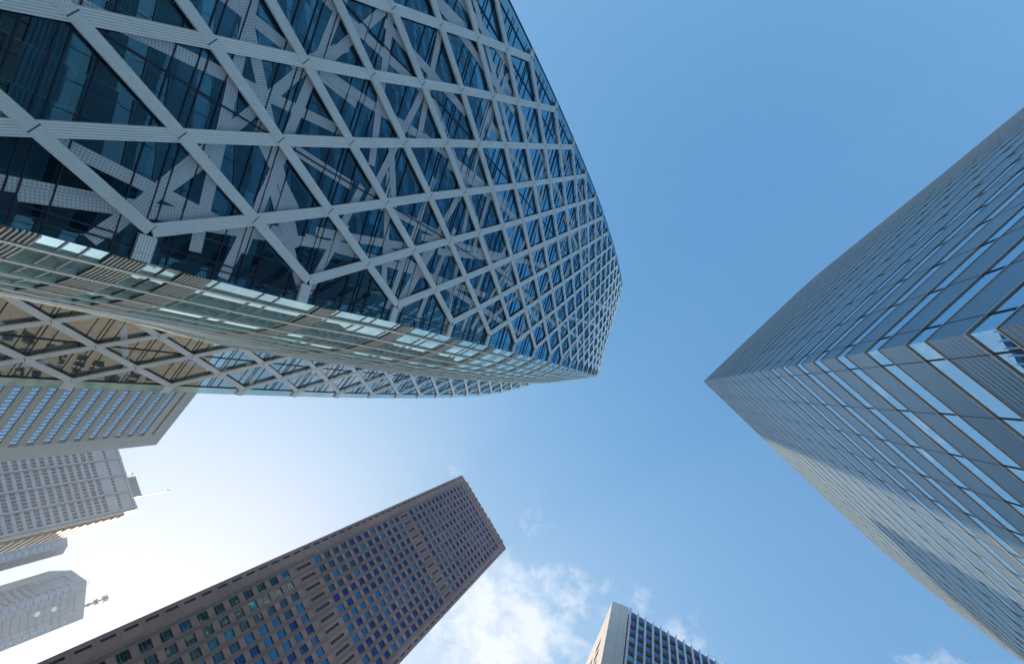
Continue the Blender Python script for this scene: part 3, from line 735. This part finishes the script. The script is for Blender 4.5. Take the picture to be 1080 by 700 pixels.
# ------------------------------------------------------------------ twin granite towers far off
HT = 243.
def granite(name, label, c0, c1, c2, full):
    """c0-c1 the narrow face, c1-c2 the broad face"""
    T = thing(name, label, 'skyscraper', c1.x - 12, c1.y, 'twin granite towers in the distance')
    for wi, (a, b) in enumerate(((c1, c0), (c1, c2))):
        W = Wall(a, b); L = W.L; hl = []; big = []
        n = max(3, int(L / 3.2)); st = (L - 1.6) / n
        for i in range(n):
            for k in range(44):
                h = HT - 12 - 4.0 * k; u = .8 + i * st
                if wi == 1 and L > 12 and h > HT - 52 and 2 <= i < n - 2 : continue
                if i in (0, n - 1) or k % 3 or wi == 0: (big if i in (0, n - 1) else hl).append((u + .35, u + st - .35, h, h + (2.6 if i in (0, n - 1) else 1.5)))
        rec = (.8 + 2 * st, .8 + (n - 2) * st, HT - 50, HT - 6) if (wi == 1 and L > 12) else (L * .35, L * .8, HT - 24, HT - 6)
        hl = [r for r in hl if not (r[1] > rec[0] and r[0] < rec[1] and r[3] > rec[2] - .5)]
        big = [r for r in big if not (r[1] > rec[0] and r[0] < rec[1] and r[3] > rec[2] - .5)]
        mb = MB(); W.holed(mb, 0, L, -1.6, HT, hl + big + [rec], .8); W.box(mb, rec[0], rec[1], rec[2], rec[3], -4, -.8)
        mb.build('wall', MT['to_stone'], T)
        mb = MB()
        for r in hl + big: W.sheet(mb, *r, -.6)
        mb.build('windows', MT['to_pane'], T, 'stuff')
        if wi == 1 and L > 12:
            for hh, uu in ((HT - 18, .45), (HT - 27, .42)):
                m_ = MB(); c = Vector(W.p(L * uu, hh, -.79)); n3 = Vector((W.n.x, W.n.y, 0)); tube(m_, c, c + n3 * .9, 1.7, 1.5, 20); m_.build('dish_antenna', MT['louvre'], T)
            m_ = MB()
            for k in range(10): W.box(m_, rec[0] + .2, rec[1] - .2, HT - 48 + k * 4.2, HT - 47.4 + k * 4.2, -.79, -.4)
            m_.build('recess_ledges', MT['to_stone'], T)
    e = Vector((-30, 4)); r_ = [c1, c2, c2 + e, c0 + e * .8, c0]
    mb = MB(); prism(mb, [tuple(r_[1]), tuple(r_[2]), tuple(r_[3]), tuple(r_[4])], -1.6, HT, False)
    mb.quad([(*p_, HT + EYE - .02) for p_ in r_]); mb.build('rear_walls', MT['to_stone'], T)
    if full:
        mb = MB(); c = c1 + (c2 - c1) * .72 + Vector((-3, 0)); z0 = HT + EYE
        tube(mb, (c.x, c.y, z0), (c.x, c.y, z0 + 17), .85, .5)
        for z_, l in ((4, 1.4), (8.5, 2.4), (9.3, 2.0), (14, 2.6), (15, 3.0), (16.2, 1.6)):
            tube(mb, (c.x - l, c.y - l * .4, z0 + z_), (c.x + l, c.y + l * .4, z0 + z_), .3, .3); tube(mb, (c.x - l * .3, c.y + l, z0 + z_), (c.x + l * .3, c.y - l, z0 + z_), .3, .3)
        mb.build('roof_mast', plain('rusty_mast_paint', (.16, .10, .10), .6), T)
        mb = MB(); c = c1 + Vector((-2, 2))
        for dz in (0, 3, 6): tube(mb, (c.x - 1, c.y + dz * .5, z0), (c.x, c.y + dz * .5, z0 + 3 + dz * .4), .22, .12)
        tube(mb, (c.x, c.y + 1, z0 + 2), (c.x, c.y - 3, z0 + 3.4), .18, .1)
        mb.build('roof_aerials', MT['steel'], T)
    return T
granite('granite_tower', 'distant hazy granite tower with a red mast on its notched roof', Vector((-411.5, 130)), Vector((-394, 135.4)), Vector((-393.4, 160.6)), True)
granite('granite_tower', 'distant hazy granite tower mostly hidden behind the pale grid tower', Vector((-423, 100)), Vector((-418.5, 113.5)), Vector((-422.5, 119.8)), False)

# ------------------------------------------------------------------ grey tower with fins, bottom centre
SC = .855; HS_ = 120. * SC; c0 = Vector((-11.2, 51.0)) * SC; f0 = Vector((-6.9, 51.9)) * SC; f12 = Vector((13.0, 60.9)) * SC; fd = (f12 - f0).normalized()
st = thing('finned_office_tower', 'light grey office tower with pale vertical fins and a blank panelled end wall', 'office building', 0, 65)
W = Wall(f0, f0 + fd * 40)
FP = 1.815 * SC
for i in range(22):
    mb = MB(); u = i * FP; W.box(mb, u - .17, u + .15, -1.6, HS_ + .12, -.4, .20); mb.build('fin', MT['s_fin'], st)
sp = MB(); dk = MB(); tl = MB()
rr = random.Random(5)
for k in range(34):
    h = HS_ - .3 - 3.1 * k
    if h < 2: break
    for i in range(21):
        u0, u1 = i * FP + .18, (i + 1) * FP - .2
        x = rr.random()
        W.box(tl if (x > .68 and k > 0) else dk, u0, u1, h - 2.05, h, -.6, -.25)
        W.box(sp, u0, u1, h - 3.1, h - 2.05, -.6, -.12)
dk.build('navy_windows', MT['s_pane'], st, 'stuff'); tl.build('teal_windows', MT['s_teal'], st, 'stuff'); sp.build('spandrels', MT['black'], st)
We = Wall(c0, c0 + Vector((.972, .235)) * 3.7); mb = MB(); We.box(mb, 0, 3.35, -1.6, HS_ + .8, -2, 0); mb.build('end_panel', MT['s_panel'], st)
perp = Vector((-fd.y, fd.x)); mb = MB(); s_ = Wall(c0, c0 + perp * 22, towards=c0 - fd * 9)
hl = [(4.0, 6.4, HS_ - 9 - 3.55 * k, HS_ - 9 - 3.55 * k + 2.2) for k in range(30)] + [(8.0, 20, HS_ - 9 - 3.55 * k, HS_ - 9 - 3.55 * k + 2.2) for k in range(30)]
s_.holed(mb, 0, 22, -1.6, HS_ + .8, hl, .7); mb.build('side_wall', MT['s_panel'], st)
mb = MB()
for r in hl: s_.sheet(mb, *r, -.6)
mb.build('side_windows', MT['black_pane'], st)
mb = MB(); a = f0 + Vector((.3, .6)); b = f0 + fd * 40; pr = [tuple(a), tuple(b), tuple(b + perp * 22), tuple(c0 + perp * 22 + Vector((.2, 0))), tuple(c0 + Vector((.9, 2)))]
mb.quad([(*p_, HS_ + EYE - .4) for p_ in pr]); s2 = Wall(b, b + perp * 22, towards=b + fd * 9); s2.sheet(mb, 0, 22, -1.6, HS_); s3 = Wall(c0 + perp * 22, b + perp * 22, towards=b + perp * 60); s3.sheet(mb, 0, s3.L, -1.6, HS_)
mb.build('rear_walls', MT['s_panel'], st)

# ------------------------------------------------------------------ unseen cream block, added for the side glass to mirror
cb = thing('unseen_cream_block', 'unseen mid rise cream block added to be mirrored in the side glass of the lattice tower', 'office building', -45, 75)
a, b, dv = Vector((-68, 112)), Vector((10, 100)), Vector((4, 22))
W = Wall(a, b); hl = [(2 + 3.2 * i, 4.3 + 3.2 * i, -.5 + 3.9 * k, 1.6 + 3.9 * k) for i in range(15) for k in range(20)]
mb = MB(); W.holed(mb, 0, W.L, -1.6, 80, hl, .4)
for p_, q_ in ((b, b + dv), (b + dv, a + dv), (a + dv, a)): s_ = Wall(p_, q_); s_.sheet(mb, 0, s_.L, -1.6, 80)
mb.quad([(*p_, 80 + EYE) for p_ in (a, b, b + dv, a + dv)]); mb.build('walls', MT['b2_tan'], cb)
mb = MB()
for r in hl: W.sheet(mb, *r, -.38)
mb.build('windows', MT['black_pane'], cb, 'stuff')

# ------------------------------------------------------------------ city haze
hz, nt = new_mat('city_haze')
v = N(nt, 'ShaderNodeVolumePrincipled', {'Color': (.86, .92, 1.0, 1), 'Density': .00028, 'Anisotropy': .35})
N(nt, 'ShaderNodeOutputMaterial', {1: v.outputs[0]})
mb = MB(); b_ = [(-1600, -1600, -1), (1600, -1600, -1), (1600, 1600, -1), (-1600, 1600, -1)]; t_ = [(x, y, 275) for x, y, z in b_]
mb.hexa(b_, t_); o = mb.build('haze', hz, None, 'stuff')
